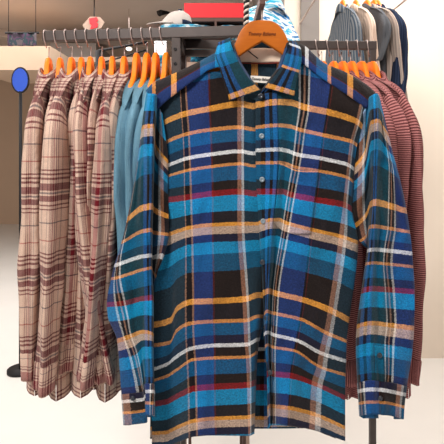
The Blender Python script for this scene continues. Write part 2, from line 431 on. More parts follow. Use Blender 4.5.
# yoke straps over the shoulders
def strap(top, bot, vf, u0, u1, name='shoulder_yoke', d0=.0):
    n = 40; vs, uvs, fs = [], [], []
    ts = [i/(len(top)-1) for i in range(len(top))]; tb = [i/(len(bot)-1) for i in range(len(bot))]
    m = 9
    for i in range(n+1):
        s = i/n
        tx, ty = pchip(ts, [p[0] for p in top], s), pchip(ts, [p[1] for p in top], s)
        bx, by = pchip(tb, [p[0] for p in bot], s), pchip(tb, [p[1] for p in bot], s)
        for j in range(-2, m+1):
            q = j/m
            if j < 0:
                x, y, d = tx, ty-1.0+.8*(j+2)*1.0+ (4 if j == -2 else 0), 1.045+.02*(-j-1)
                x, y = tx, ty + (1.5 if j == -2 else -.3)
            else:
                x, y = tx+(bx-tx)*q, ty+(by-ty)*q
                d = 1.03 - .028*math.sin(q*PI/2)**.8 + d0
                d += .012*abs(2*s-1)**3 * (1 if s > .5 else 0)
            vs.append(at(x, y, d)); uvs.append((u0+(u1-u0)*max(0, q), vf(x)))
    w = m+3
    for i in range(n):
        for j in range(w-1):
            a = i*w+j; fs.append((a, a+1, a+w+1, a+w))
    o = mesh(name, vs, fs, M_plaid, shirt, uvs); solid(o, .0016); return own(o)
strap([(226,48),(216,53),(203,60),(185,69),(166,77.5),(153,83.5),(146,91)], [(226,66),(219,67),(209,70),(199,77),(182,89),(166,101.5),(158,109)],
      lambda x: 105-(x-174)*1.12, 226, 192)
strap([(293,42),(304,46),(314,55),(325,64),(343,71.5),(358,79.5),(370,88),(377,95)], [(293,60),(303,64),(311,70),(320,77),(332,85),(345,93.5),(357,102),(366,109)],
      lambda x: 105-(x-350)*1.07, 228, 194)

# collar leaves
def leaf(Lp, Rp, u0, u1, flip, dt):
    cols = []
    # inner roll, then the face
    n = 5
    for k in range(n):
        s = k/(n-1); rows = []
        for (v, lx, ly), (_, rx, ry) in zip(Lp, Rp):
            x = lx+(rx-lx)*s; y = ly+(ry-ly)*s
            e = s if flip else 1-s        # 1 at neck opening side? -> 0 outer
            d = lerp_list(dt, v) - .006*math.sin(PI*s) 
            rows.append((v, x, y, d))
        cols.append((u0+(u1-u0)*s, rows))
    if u0 > u1: cols = cols[::-1]
    return make_P(cols)
Lc = [(240,217.5,46),(252,215.5,55),(268,219.5,67.5),(284,224.5,84),(295,228,94.5),(302,229.3,100.6)]
Rc = [(240,231,41),(252,234,50),(268,238,61),(284,248,77.5),(295,254.8,84.6),(302,260.5,90.8)]
PLc = leaf(Lc, Rc, 262, 292, True, [(240,1.02),(252,1.0),(268,.985),(284,.98),(302,.984)])
cl = own(patch('collar', PLc, 262, 292, 20, 236, 302, 40, M_plaid, shirt, lambda u, v: wr(u, v, 7)*.4, thick=.003))
Lr = [(102,265,87.5),(109,269,82.5),(125,281,67.5),(129,282.5,65),(141,286,53.5),(148,288,46),(158,289.5,41)]
Rr = [(102,294,95.8),(109,295,90),(125,298.5,73),(129,299.5,70.5),(141,301.5,58),(148,301,51),(158,297,43.5)]
PRc = leaf(Lr, Rr, 255, 283, False, [(102,.984),(125,.98),(141,.992),(158,1.02)])
own(patch('collar', PRc, 255, 283, 20, 102, 159, 40, M_plaid, shirt, lambda u, v: wr(u, v, 8)*.4, thick=.003))
# collar rolls into the neck
def rollband(pts, w, d0, d1):
    vs, uvs, fs = [], [], []
    for i, (x, y) in enumerate(pts):
        for j in range(5):
            q = j/4
            vs.append(at(x+w*q, y+2*q, d0+(d1-d0)*q)); uvs.append((262+i*2, 285+q*6))
    for i in range(len(pts)-1):
        for j in range(4):
            a = i*5+j; fs.append((a, a+1, a+6, a+5))
    o = mesh('collar_stand', vs, fs, M_plaid, shirt, uvs); solid(o, .001); return own(o)
rollband([(230.5,41.5),(233.5,50),(237.5,61),(247.5,77.5),(254.3,85),(260,91)], 4, .99, 1.035)
rollband([(289.5,41.5),(287.5,47),(285.5,54),(282,65.5),(275,75),(265.5,88),(260,94)], -4, .99, 1.035)
own(mesh('collar_stand', [at(248,88,1.0),at(256,91,.992),(at(263,94,.99)),at(270,88,.994),at(276,90,1.0),at(274,98,.99),at(263,101,.986),at(249,99,.99)],
     [(0,7,6,2,1),(2,6,5,4,3)], M_plaid, shirt, [(250,272),(256,274),(260,276),(262,272),(268,274),(266,284),(260,288),(250,284)]))

# buttons
def button(p, r, mat, parent, name='button'):
    vs, fs = [], []; n = 20
    prof = [(0, -.0022), (.35, -.0020), (.5, -.0030), (.9, -.0030), (1.0, -.0016), (.95, 0)]
    for i, (k, y) in enumerate(prof):
        for j in range(n):
            a = 2*PI*j/n; vs.append(Vector((p[0]+math.cos(a)*k*r, p[1]+y, p[2]+math.sin(a)*k*r)))
    for i in range(len(prof)-1):
        for j in range(n):
            fs.append((i*n+j, i*n+(j+1) % n, (i+1)*n+(j+1) % n, (i+1)*n+j))
    return mesh(name, vs, fs, mat, parent)
for px, py, mt in ((261.6,136,M_button),(262,179.5,M_button),(263,221,M_button),(262.5,262,M_buttond),(267,318,M_buttond),(270,372,M_buttond)):
    # depth from placket near this spot
    best = min(((abs(PR(u, v)[0]-px)+abs(PR(u, v)[1]-py), u, v) for u in (258, 261, 264, 267) for v in range(100, 400, 3)))
    d = PR(best[1], best[2])[2]+wr(best[1], best[2], 4.1)-.0048
    b = button(at(px, py, d), .0055, mt, pk)
own(button(at(260.5, 96, .983), .0055, M_buttond, shirt))

# ---- sleeves
VS = [196, 222, 240, 268, 295, 318, 343, 356, 384, 400, 415, 433, 461, 488, 505]
def scol(u, pts, d): return (u, T([(v, x, y) for v, (x, y) in zip(VS, pts)], d))
SLc = [
 scol(345, [(152,95),(150,128),(150,148),(150,182),(146,214),(142,238),(138,263),(136,277),(134,303),(134,316),(136,336),(138,355),(140,385),(142,408),(143,424)], 1.075),
 scol(330, [(149,91),(144,127),(142,147),(137,182),(131,216),(126,240),(120,264),(117,278),(111,304),(111,316),(120,339),(122,358),(124,387),(126,411),(127,427)], 1.06),
 scol(320, [(147,90),(142,127),(139.5,147),(134.5,182),(128,216),(122.5,240),(115,264),(111.5,278),(107,304),(108,317),(117,339),(119,358),(121,387),(123,411),(124,427)], 1.035),
 scol(303, [(147,90),(142,127),(140,147),(134.7,182),(128.5,216),(123,240),(118,263),(117,277),(121,303),(124,316),(128,335),(135,354),(142,384),(146,408),(147,424)],
      [(196,1.02),(268,1.02),(318,1.015),(384,1.0),(505,1.0)]),
 scol(280, [(148,92),(144,125),(143,144),(142.5,175),(142,205),(142,229),(142,255),(142,269),(143,298),(143,311),(143.5,330),(144,346),(145,376),(146,401),(146,417)],
      [(196,1.005),(222,.992),(505,.985)]),
 scol(262, [(156,93),(153.5,124),(153,143),(152.5,173),(152,203),(151,227.5),(151,254),(151,267),(152,297),(152,311),(152,332),(152,346),(153,376),(153,401),(153,417)],
      [(196,1.005),(222,.992),(505,.984)]),
 scol(252, [(158,102),(155.5,142),(154.5,158),(154,180),(153.5,206),(153,230),(152.5,256),(152.5,270),(153.5,299),(153.5,313),(153.5,334),(153.5,348),(154,378),(154.5,403),(154.5,419)],
      [(196,1.012),(222,1.012),(505,1.02)]),
 scol(238, [(161,110),(163,154),(163,170),(163,190),(163.5,212),(164,232),(161,254),(156,275),(152,300),(152,313),(152,334),(152,348),(152,378),(152,403),(152,419)],
      [(196,1.018),(222,1.008),(343,1.012),(384,1.045),(505,1.045)]),
 scol(228, [(162,112),(168,160),(168,176),(168,194),(168.5,214),(169,233),(164,255),(156,276),(151,301),(151,313),(151,334),(151,348),(151,378),(151,403),(151,419)],
      [(196,1.026),(222,1.018),(343,1.02),(384,1.055),(505,1.055)]),
 scol(222, [(158,112),(162,160),(162,176),(160,194),(158,214),(156,233),(152,255),(150,276),(148,301),(148,313),(148,334),(148,348),(148,378),(148,403),(148,419)], 1.08),
]
SRc = [
 scol(222, [(366,118),(363,163),(362,181),(362,203),(364,224),(367,240),(374,255),(376,268),(378,294),(378,308),(378,327),(378,348),(378,378),(378,404),(378,420)], 1.08),
 scol(230, [(359,119),(355,164),(354,181),(352,203),(354,224),(359,240),(370,254),(370,267),(368,293),(366,308),(364,327),(362,348),(362,378),(363,404),(364,420)],
      [(196,1.02),(318,1.02),(356,1.05),(505,1.05)]),
 scol(245, [(366,108),(365,150),(365,168),(365,191),(365.5,213),(367,233),(369,252),(368,266),(364,292),(362,307),(359,326),(358,347),(359,376),(361,403),(362,419)],
      [(196,1.01),(268,1.01),(318,1.015),(356,1.04),(505,1.04)]),
 scol(256, [(370,97),(371,121),(371.5,140),(371.5,166),(371,201),(369.5,225),(367.5,250),(365.5,264),(361.5,291),(359.5,306),(357,325),(356,346),(357,375),(359,402),(360,418)],
      [(196,1.0),(222,.995),(268,.995),(318,1.0),(356,1.01),(505,1.015)]),
 scol(277, [(377,94),(378,119),(378,138),(377,165),(376,199),(375,224),(374,248),(373,262),(372,288),(371,303),(371,321),(370,342),(371,372),(372,400),(373,416)],
      [(196,1.0),(222,.985),(505,.985)]),
 scol(303, [(378.5,96),(384,127),(388,150),(391,172),(391,203),(390.5,226.5),(387,249),(386,263),(388,289),(389,304),(390,323),(388,344),(388,374),(387,401),(387,417)],
      [(196,1.01),(222,1.0),(505,.996)]),
 scol(328, [(379.5,98),(388,133),(393.5,156),(400,180),(406,208),(409.5,230),(412,252),(413,266),(414.5,291),(414.5,306),(414,326),(412.5,348),(408,378),(404,405),(403,421)],
      [(196,1.03),(222,1.02),(505,1.02)]),
 scol(345, [(375,98),(382,133),(387,156),(392,180),(398,208),(400,230),(402,252),(402,266),(402,291),(402,306),(402,326),(401,348),(398,378),(395,405),(394,421)], 1.075),
]
PSL = make_P(SLc); PSR = make_P(SRc)
def swr(s, k=1):
    return lambda u, v: (noise.noise(Vector((u*.05, v*.02, s)))*.014 + noise.noise(Vector((u*.12, v*.05, s+5)))*.008 - .010*math.exp(-((u-269)/8)**2) + .012*math.exp(-((u-251)/6)**2) + .010*math.exp(-((u-289)/6)**2))*k*(0 if u > 335 or u < 225 else 1)
ul = [222+(345-222)*i/72 for i in range(73)]
own(patch('sleeve', PSL, 0, 0, 0, 197, 470, 150, M_plaid, shirt, swr(2.2), ulist=ul))
own(patch('sleeve', PSR, 0, 0, 0, 195.5, 470, 150, M_plaid, shirt, swr(6.2), ulist=ul))
def cuffd(f): return lambda u, v: f(u, v) - (.003 if 228 < u < 340 else 0)
for P_, s, px, py in ((PSL, 2.2, 133, 398), (PSR, 6.2, 380, 398)):
    cf = own(patch('cuff', P_, 0, 0, 0, 469, 503, 14, M_plaid, shirt, cuffd(swr(s)), lambda u, v: (u+40, v+60), .003, ulist=ul))
    best = min(((abs(P_(u, v)[0]-px)+abs(P_(u, v)[1]-py), u, v) for u in range(250, 325, 3) for v in range(472, 500, 3)))
    button(at(px, py, P_(best[1], best[2])[2]+swr(s)(best[1], best[2])-.008), .005, M_buttond, cf)
# sleeve placket strip with its button
own(patch('sleeve_placket', PSR, 284, 297, 8, 436, 469, 24, M_plaid, shirt, lambda u, v: swr(6.2)(u, v)-.0045, lambda u, v: (u+20*0, v), .0015))
d_ = PSR(288, 445)
own(button(at(379.5, 355, d_[2]+swr(6.2)(288, 445)-.006), .0055, M_buttond, shirt))
for o in SH:
    pass
def rebase(root, objs):
    inv = Vector(root.location)
    seen = set()
    for o in objs:
        o.parent = root
        o.location = -inv if o.rotation_euler.z == 0 else o.location
rebase(shirt, SH)

# ================================================================== hangers
HO = [(0,0),(7,.4),(13,2.2),(19,7),(24,15),(28,25),(34,32.5),(45,39),(62,47),(80,57),(95,67),(102,75),(103,80),(99,82.5),
      (92,79),(76,69),(58,59),(42,50),(30,42),(21,35.5),(10,28),(0,22)]
def hanger_mesh(sc=1.0, th=.011):
    pts = [(x*.0021*sc, -y*.0021*sc) for x, y in HO]
    full = pts + [(-x, z) for x, z in pts[::-1][1:-1]]
    n = len(full)
    # grid strips between top line and bottom line, so the plate shades cleanly
    top = HO[:13]; bot = HO[12:][::-1]
    m = 24; vs, fs = [], []
    tt = [i/(len(top)-1) for i in range(len(top))]; bb = [i/(len(bot)-1) for i in range(len(bot))]
    rows = []
    for i in range(-m, m+1):
        s = abs(i)/m; sg = 1 if i >= 0 else -1
        t_ = (pchip(tt, [p[0] for p in top], s)*sg, pchip(tt, [p[1] for p in top], s))
        b_ = (pchip(bb, [p[0] for p in bot], s)*sg, pchip(bb, [p[1] for p in bot], s))
        ring = []
        for (q, y) in ((0,-.6),(.06,-1),(.94,-1),(1,-.6),(1,.6),(.94,1),(.06,1),(0,.6)):
            x = t_[0]+(b_[0]-t_[0])*q; z = t_[1]+(b_[1]-t_[1])*q
            ring.append((x*.0021*sc, y*th/2, -z*.0021*sc))
        vs += ring
    for i in range(2*m):
        for k in range(8):
            k2 = (k+1) % 8; fs.append((i*8+k, (i+1)*8+k, (i+1)*8+k2, i*8+k2))
    fs.append(tuple(range(8))); fs.append(tuple(2*m*8+k for k in range(7, -1, -1)))
    me = bpy.data.meshes.new('hanger_body'); me.from_pydata(vs, [], fs); me.update()
    return me
def hook_mesh(h, r=.011, wr_=.0017):
    """wire rising from hanger top to a crook whose inside top sits at height h; crook lies in the plane across the rail"""
    pts = [(0, 0, -.012), (0, 0, h*.35)]
    pts += [(0, -.002, h*.6)]
    c = (0, 0, h-r)
    for i in range(13):
        a = -.35*PI - 0 + 1.35*PI*i/12
        # start at lower +y side and pass over the top to -y side
        pts.append((0, math.cos(a)*r, h-r + math.sin(a)*r))
    return pts
def make_hanger(label, loc, rz, hookh, rail_dir, mat, group=None, sc=1.0, lean=0, ylow=0):
    t = thing('clothes_hanger', label, 'hanger', loc, rz, group)
    me = hanger_mesh(sc); o = link('hanger_body', me, mat, t)
    solid(o, 0, bev=.001)
    return t

# front hanger
hp = at(262, 20.5, 1.026)
h0 = make_hanger('honey wooden arched hanger with brand lettering, carrying the large blue plaid shirt', hp, 0, 0, 0, M_wood)
Z = CZ + .3255     # rail top height
hk = [(0,0,-.012),(0,0,.01),(0,0,.022)]
zt = (Z+.004) - hp[2]
rr = .012
for i in range(14):
    a = -.15*PI+1.1*PI*i/13
    hk.append((-.000+ (math.cos(a)-1)*rr+.0, 0, zt-rr+.0+math.sin(a)*rr))
hk[2] = (.001, 0, zt-rr-.012)
tube('hook', hk, .0019, M_wire, h0)
t = text('Tommy Bahama', 27/F*1.02, 4.6/F*1.02, (0, -.0066, at(261, 34.3, 1.02)[2]-hp[2]), M_ink, bold=.004)
t.parent = h0

# ================================================================== the rack
XL, XR = at(44, 33, 1.31), at(250, 28, 1.25)
rack = thing('garment_rack', 'dark bronze steel clothes rack with two hanging rails and a bolted post', 'clothes rack', (-.122, 1.27, 0))
RK = []
def rk(o): RK.append(o); return o
yl = lambda x: 1.31 + (x-XL[0])/(XR[0]-XL[0])*(-.06)
xe = .10
rk(beam('hanging_rail', (XL[0], yl(XL[0]), Z), (xe, yl(xe), Z), .022, .0275, M_metal, rack))
rk(beam('face_out_arm', (.0845, yl(.09)-.01, Z), (.0845-.0005, .985, Z), .012, .024, M_metal2, rack))
rk(beam('hanging_rail', (-.115, 1.415, Z), (.462, 1.43, Z), .02, .0245, M_metal, rack))
rk(beam('cross_bar', (-.115, 1.40, Z-.032), (.12, 1.40, Z-.032), .02, .018, M_metal, rack))
def post(x, y, w, d, z1, name='post'):
    return rk(box(name, (x-w/2, y-d/2, 0.03), (x+w/2, y+d/2, z1), M_metal, rack, .0015))
p1 = post(-.122, 1.272, .0235, .022, Z-.027)
post(-.118, 1.405, .022, .022, Z-.004)
rk(box('end_bar', (-.128, 1.28, Z-.05), (-.108, 1.40, Z-.03), M_metal, rack, .001))
rk(box('end_bar', (-.128, 1.28, Z-.022), (-.108, 1.41, Z-.002), M_metal, rack, .001))
post(.452, 1.43, .018, .018, Z-.022)
rk(box('foot', (-.135, 1.0, 0), (-.105, 1.75, .03), M_metal, rack, .003)); rk(box('foot', (.435, 1.05, 0), (.47, 1.8, .03), M_metal, rack, .003))
rk(box('base_bar', (-.12, 1.42, .06), (.45, 1.44, .085), M_metal, rack, .002))
for zz in (at(175, 49, 1.26)[2], at(175, 63.5, 1.26)[2], at(175, 90, 1.26)[2], at(175, 120, 1.26)[2]):
    b = button((-.124, 1.261, zz), .0042, M_bolt, rack, 'bolt'); rk(b)
for o in RK:
    o.location = -Vector(rack.location)

# ================================================================== hanging garments (seen end-on)
def garment(label, group, mat, x, y, zneck, rz, seed, kind='shirt', sl=.58, bodyl=.70, wd=.215, thk=1.0, cat='shirt', name='flannel_shirt', collar=True, inner=None, tagm=True, puff=1.0):
    """local frame: hanger along local x (near shoulder is -x after turning), thickness local y"""
    rnd = random.Random(seed)
    t = thing(name, label, cat, (x, y, zneck), rz, group)
    ph = rnd.uniform(0, 20)
    def zs(a):   # shoulder line
        k = abs(a)/wd
        return -.004 - .078*k**1.3 - .03*k**6
    # body shell
    na, nz = 28, 46; vs, uvs, fs = [], [], []
    for side in (1, -1):
        for i in range(na+1):
            a = -wd + 2*wd*i/na; k = a/wd
            for j in range(nz+1):
                q = j/nz
                z = zs(a)*(1-q) + (-bodyl)*q
                th = (.019+.018*min(1, q*4)+.012*q)*thk*max(0, 1-abs(k)**3)**.6
                th += .010*thk*noise.noise(Vector((a*22, z*4, ph+side*3)))*min(1, q*3)*(1-abs(k)**4)
                vs.append((a*(1-.06*q*0), side*max(th, .0005), z)); uvs.append(((a*side+.6)*1000, -z*1000))
    w = nz+1
    for s in (0, 1):
        o_ = s*(na+1)*w
        for i in range(na):
            for j in range(nz):
                a = o_+i*w+j; f = (a, a+w, a+w+1, a+1)
                fs.append(f if s else f[::-1])
    for i in range(na):   # close the shoulder seam
        a = i*w; b = (na+1)*w+i*w
        fs.append((a, b, b+w, a+w))
    mesh('body', vs, fs, mat, t, uvs)
    # sleeves
    for sg in (-1, 1):
        n, m = 26, 60; vs, uvs, fs = [], [], []
        lean = rnd.uniform(-.010, .010); sway = rnd.uniform(-.4, .4)
        flat = rnd.uniform(.85, 1.15)
        for j in range(m+1):
            q = j/m; s = q*sl
            # centre line: leaves the shoulder outwards and turns down
            if s < .10:
                e = s/.10; ca = wd-.085+.075*math.sin(e*PI/2); cz = zs(wd*.62)-.062-.075*(1-math.cos(e*PI/2))
            else:
                ca = wd-.010+.012*math.sin((s-.1)*5); cz = zs(wd*.62)-.137-(s-.10)
            ra = .068*(1-q)+.045*q; rb = (.022+.009*math.sin(min(1, q*3)*PI/2))*(1-.12*q)*flat*thk*puff
            if q < .12: rb *= .62+.38*q/.12; 
            for k in range(n):
                an = 2*PI*k/n
                tw = an + sway*q
                rr = 1 + .16*math.sin(3*tw+ph+q*3)*min(1, q*3) + .11*math.sin(5*tw+ph*2-q*4)*min(1, q*3) + .22*noise.noise(Vector((math.cos(an)*1.3, math.sin(an)*1.3+ph, s*9)))
                e = min(1, s/.12)
                da, dz = math.cos(an)*ra*rr, 0
                db = math.sin(an)*rb*rr
                # ring tilts from facing outwards to facing down
                cc = math.sin(e*PI/2)
                A = ca + da*cc; Zz = cz + math.cos(an)*ra*rr*(1-cc)*.9
                vs.append((sg*A, db+lean*q*6*(q) , Zz)); uvs.append(((an*.042+.3+seed*.013)*1000, s*1000+seed*9 if kind != 'plaid' else s*1000+40+rnd_off))
            
        for j in range(m):
            for k in range(n):
                k2 = (k+1) % n; f = (j*n+k, j*n+k2, (j+1)*n+k2, (j+1)*n+k); fs.append(f if sg > 0 else f[::-1])
        fs.append(tuple(m*n+k for k in range(n))); fs.append(tuple(range(n)))
        so = mesh('sleeve', vs, fs, mat, t, uvs)
        if kind in ('shirt', 'plaid') and sg < 0 or sl > .4:
            # cuff band around the sleeve end
            vs2, uv2, fs2 = [], [], []
            base = vs[m*n:(m+1)*n]
            cx_ = sum(v[0] for v in base)/n; cy_ = sum(v[1] for v in base)/n; cz_ = base[0][2]
            for r_, (g, dz) in enumerate(((1.01, .052), (1.05, .050), (1.04, .0), (1.03, -.012), (.96, -.012))):
                src = vs[(m-5 if dz > .02 else m)*n:(m-5 if dz > .02 else m)*n+n]
                for k, v in enumerate(src):
                    vs2.append((cx_+(v[0]-cx_)*g, cy_+(v[1]-cy_)*g, cz_+dz)); uv2.append((dz*1000+44, k*9+seed))
            for r_ in range(4):
                for k in range(n):
                    k2 = (k+1) % n; fs2.append((r_*n+k, r_*n+k2, (r_+1)*n+k2, (r_+1)*n+k))
            cf = mesh('cuff', vs2, fs2, mat, so, uv2)
            if sg < 0: 
                k = n//2; pv = vs2[2*n+k]
                bt = button((0, 0, 0), .0055, M_buttond, cf); bt.rotation_euler = (0, 0, -PI/2); bt.location = (pv[0]-.001, pv[1], pv[2]+.02)
    # collar: stand and fall
    if collar:
        vs, uvs, fs = [], [], []; n = 36
        prof = [(.80, -.012, 0), (.88, .006, 1), (.98, .014, 2), (1.12, .010, 3), (1.30, -.008, 4), (1.46, -.030, 5), (1.40, -.033, 6)]
        RA, RB = .070, .026*max(.8, thk)
        for i in range(n):
            an = 2*PI*i/n
            wob = 1+.07*math.sin(2*an+ph)
            for g, z, r_ in prof:
                A = math.cos(an)*RA*g; 
                vs.append((A, math.sin(an)*RB*g*wob, z-.030*abs(math.cos(an))**2+.002*math.cos(3*an+ph))); uvs.append((an*52+seed*7, 60+r_*11))
        w2 = len(prof)
        for i in range(n):
            i2 = (i+1) % n
            for j in range(w2-1):
                fs.append((i*w2+j, i*w2+j+1, i2*w2+j+1, i2*w2+j))
        mesh('collar', vs, fs, mat, t, uvs)
        if inner:
            vs, fs = [], []
            for i in range(n):
                an = 2*PI*i/n
                for g, z in ((.72, -.03), (.80, .006), (.93, .013)):
                    vs.append((math.cos(an)*RA*g, math.sin(an)*RB*g, z-.030*abs(math.cos(an))**2-.001))
            for i in range(n):
                i2 = (i+1) % n
                for j in range(2): fs.append((i*3+j, i*3+j+1, i2*3+j+1, i2*3+j))
            mesh('collar_lining', vs, fs, inner, t)['label'] = 'cream inner collar'
    # front placket edge
    return t
rnd_off = 0

def rail_hanger(label, group, x, yr, ztop, rz, mat, drop=.10, hx=0.0, hm=None, railr=.014, railh=.0275):
    """hanger hung on rail at (x, yr, rail top ztop); hook leans hx in x"""
    t = thing('clothes_hanger', label, 'hanger', (x, yr, ztop-drop), rz, group)
    o = link('hanger_body', hm or HM, mat, t)
    # hook in the local frame (local x is along the hanger, across the rail)
    zt = drop + .0035; r = railr+.003
    c, s = math.cos(-rz), math.sin(-rz)
    pts = [(0, 0, -.012), (0, 0, .010), (0, 0, .022)]
    # shank bends to far side of rail then passes over it and down the front
    w = []
    w.append((0, .002, .03)); w.append((hx*.5, -.006, zt-railh-.022)); w.append((hx*.8, -r*.9, zt-railh-.004)); w.append((hx, -r, zt-railh*.5))
    for i in range(9):
        a = PI - PI*i/8
        w.append((hx, math.cos(a)*r, zt-.010+math.sin(a)*.010))
    w.append((hx, r, zt-.024))
    P_ = []
    for X, Y, Z_ in w:
        P_.append((X*c-Y*s, X*s+Y*c, Z_))
    tube('hook', pts[:2]+P_, .0016, M_wire, t, 6)
    return t
HM = hanger_mesh(1, .012)
for v_ in HM.vertices: v_.co.x *= .86
HM2 = hanger_mesh(1, .012)
for v_ in HM2.vertices: v_.co.x *= .66

ords = ['leftmost', 'second from the left', 'third from the left', 'fourth from the left', 'fifth from the left', 'sixth from the left', 'seventh from the left', 'rightmost']
hang_px = [47, 59, 71, 81, 90.5, 102, 113, 125]
hook_px = [43.4, 53.7, 64.5, 75, 86, 97.6, 108.4, 119.5]
tip_px = [33, 47, 56, 72, 80, 92, 105, 112]
dz_ = [0, .004, -.002, .002, 0, .006, -.004, .002]
dy_ = [0, .035, -.012, .042, .004, .034, .0, .03]
for i in range(8):
    d = 1.295
    X = (hang_px[i]-CX)/F*d; HX = (hook_px[i]-CX)/F*d-X
    yr = yl(X+HX)
    dt = 1.08+dy_[i]
    XT = (tip_px[i]-CX)/F*dt
    ang = math.atan2(yr-dt, X-XT)      # direction from tip to neck -> local +x
    rnd_off = (0, 35, 12, 60, 24, 90, 5, 50)[i]
    rail_hanger('orange wooden hanger holding the red plaid shirt, %s of eight' % ords[i], 'hangers on the left rail', X, yr, Z, ang, M_wood2, .0725, HX*.9, HM2 if dy_[i] > .02 else None)
    garment('red and beige plaid flannel shirt, %s of eight' % ords[i], 'red plaid shirts on the left rail',
            M_red, X, yr+dy_[i], Z-.114+dz_[i], ang, 11+i, 'plaid', sl=.63+.01*(i % 3), bodyl=.78, inner=M_lining, thk=.8, puff=1.0 if i % 2 == 0 else .8)
ordt = ['leftmost', 'second from the left', 'third from the left', 'rightmost']
for i, (hpx, kpx, tpx) in enumerate(((137,131,120),(147.5,141.5,130),(156.5,150.5,141),(167,160,151))):
    d = 1.285; X = (hpx-CX)/F*d; HX = (kpx-CX)/F*d-X; yr = yl(X+HX); dt = 1.09; XT = (tpx-CX)/F*dt
    ang = math.atan2(yr-dt, X-XT)
    rail_hanger('orange wooden hanger holding the slate blue pullover, %s of four' % ordt[i], 'hangers on the left rail', X, yr, Z, ang, M_wood2, .0645, HX*.9, HM2)
    garment('plain slate blue knit pullover, %s of four' % ordt[i], 'slate blue pullovers on the left rail',
            M_teal, X, yr+.005, Z-.125, ang, 31+i, 'knit', sl=.66, bodyl=.76, name='knit_pullover', cat='pullover', collar=False, thk=.75, wd=.168)
ordm = ['leftmost', 'second from the left', 'third from the left', 'fourth from the left', 'fifth from the left', 'rightmost']
for i, (hpx, kpx, tpx) in enumerate(((322,313,350),(333,324,362),(342,335,374),(351,345,386),(361,355,398),(371.5,365,412))):
    d = 1.425; X = (hpx-CX)/F*d; HX = (kpx-CX)/F*d-X; yr = 1.415+(X+.115)*.026; dt = 1.20; XT = (tpx-CX)/F*dt
    ang = math.atan2(yr-dt, X-XT)
    rail_hanger('orange wooden hanger holding the maroon knit shirt, %s of six' % ordm[i], 'hangers on the right rail', X, yr, Z, ang, M_wood2, .060, HX*.8)
    garment('dusty maroon ribbed knit shirt on the right rail, %s of six' % ordm[i], 'maroon knit shirts on the right rail',
            M_maroon, X, yr, Z-.102, ang, 51+i, 'knit', sl=.71, bodyl=.86, name='knit_shirt', collar=True, thk=.85)

# ================================================================== items round the rack
# red sign and display shelf behind
def strip(name, px0, py0, px1, py1, d, th, mat, parent=None, bev=.001):
    a = at(px0, py0, d); b = at(px1, py1, d)
    return box(name, (a[0], d, b[2]), (b[0], d+th, a[2]), mat, parent, bev)
D = 1.75
M_redsign = plain('red_board', (232, 44, 52), .5, .02)
tag(strip('sign_board', 184, 3, 244, 17.6, D+.02, .012, M_redsign), 'plain bright red board standing on top of the shelf unit behind the rack', 'sign')
base = at(214, 21, D)
un = thing('shelf_unit', 'dark brown shelf unit holding folded blue garments behind the rack, below the red board', 'shelf', (base[0], D, 0))
US = []
US.append(strip('top_board', 183, 17.5, 246, 21.5, D, .3, M_metal2))
US.append(strip('shelf', 183, 31, 246, 34, D, .3, M_metal2))
US.append(strip('divider', 214.5, 21, 216.8, 31.5, D, .28, M_metal2))
US.append(strip('divider', 243, 21, 246, 31.5, D, .28, M_metal2))
US.append(strip('divider', 183, 21, 185, 31.5, D, .28, M_metal2))
x0 = at(183, 0, D)[0]; x1 = at(246, 0, D)[0]; zb = at(0, 33, D)[2]
for xx in (x0, x1-.012):
    US.append(box('upright', (xx, D, 0), (xx+.012, D+.02, zb), M_metal2)); US.append(box('upright', (xx, D+.28, 0), (xx+.012, D+.3, zb), M_metal2))
for o in US: o.parent = un; o.location = -Vector(un.location)
def blotch(name, cs, scale, stretch=(1, 1, 1)):
    m, nt, b = new_mat(name); L = nt.links.new
    b.inputs['Roughness'].default_value = .9
    tc = nt.nodes.new('ShaderNodeTexCoord'); mp = nt.nodes.new('ShaderNodeMapping'); mp.inputs['Scale'].default_value = stretch
    L(tc.outputs['Object'], mp.inputs[0])
    n = nt.nodes.new('ShaderNodeTexNoise'); n.inputs['Scale'].default_value = scale; n.inputs['Detail'].default_value = 2; L(mp.outputs[0], n.inputs['Vector'])
    r = nt.nodes.new('ShaderNodeValToRGB'); r.color_ramp.interpolation = 'CONSTANT'
    k = len(cs)
    for i, c in enumerate(cs):
        q = .34+.32*i/k if i else 0
        if i < 2: e = r.color_ramp.elements[i]; e.position = q
        else: e = r.color_ramp.elements.new(q)
        e.color = lin(c)
    L(n.outputs['Fac'], r.inputs[0]); L(r.outputs[0], b.inputs['Base Color'])
    return m
M_bluefold = blotch('aqua_printed_cloth', [(30, 120, 170), (60, 170, 205), (150, 200, 215), (225, 235, 238)], 40, (1, 1, 2))
M_printed = blotch('blue_brushstroke_print', [(10, 120, 185), (225, 236, 240), (235, 242, 246), (40, 175, 215), (150, 205, 222)], 9, (.8, .8, 5))
M_tealfab = blotch('teal_cloth', [(10, 80, 110), (20, 140, 170), (60, 180, 200)], 25)
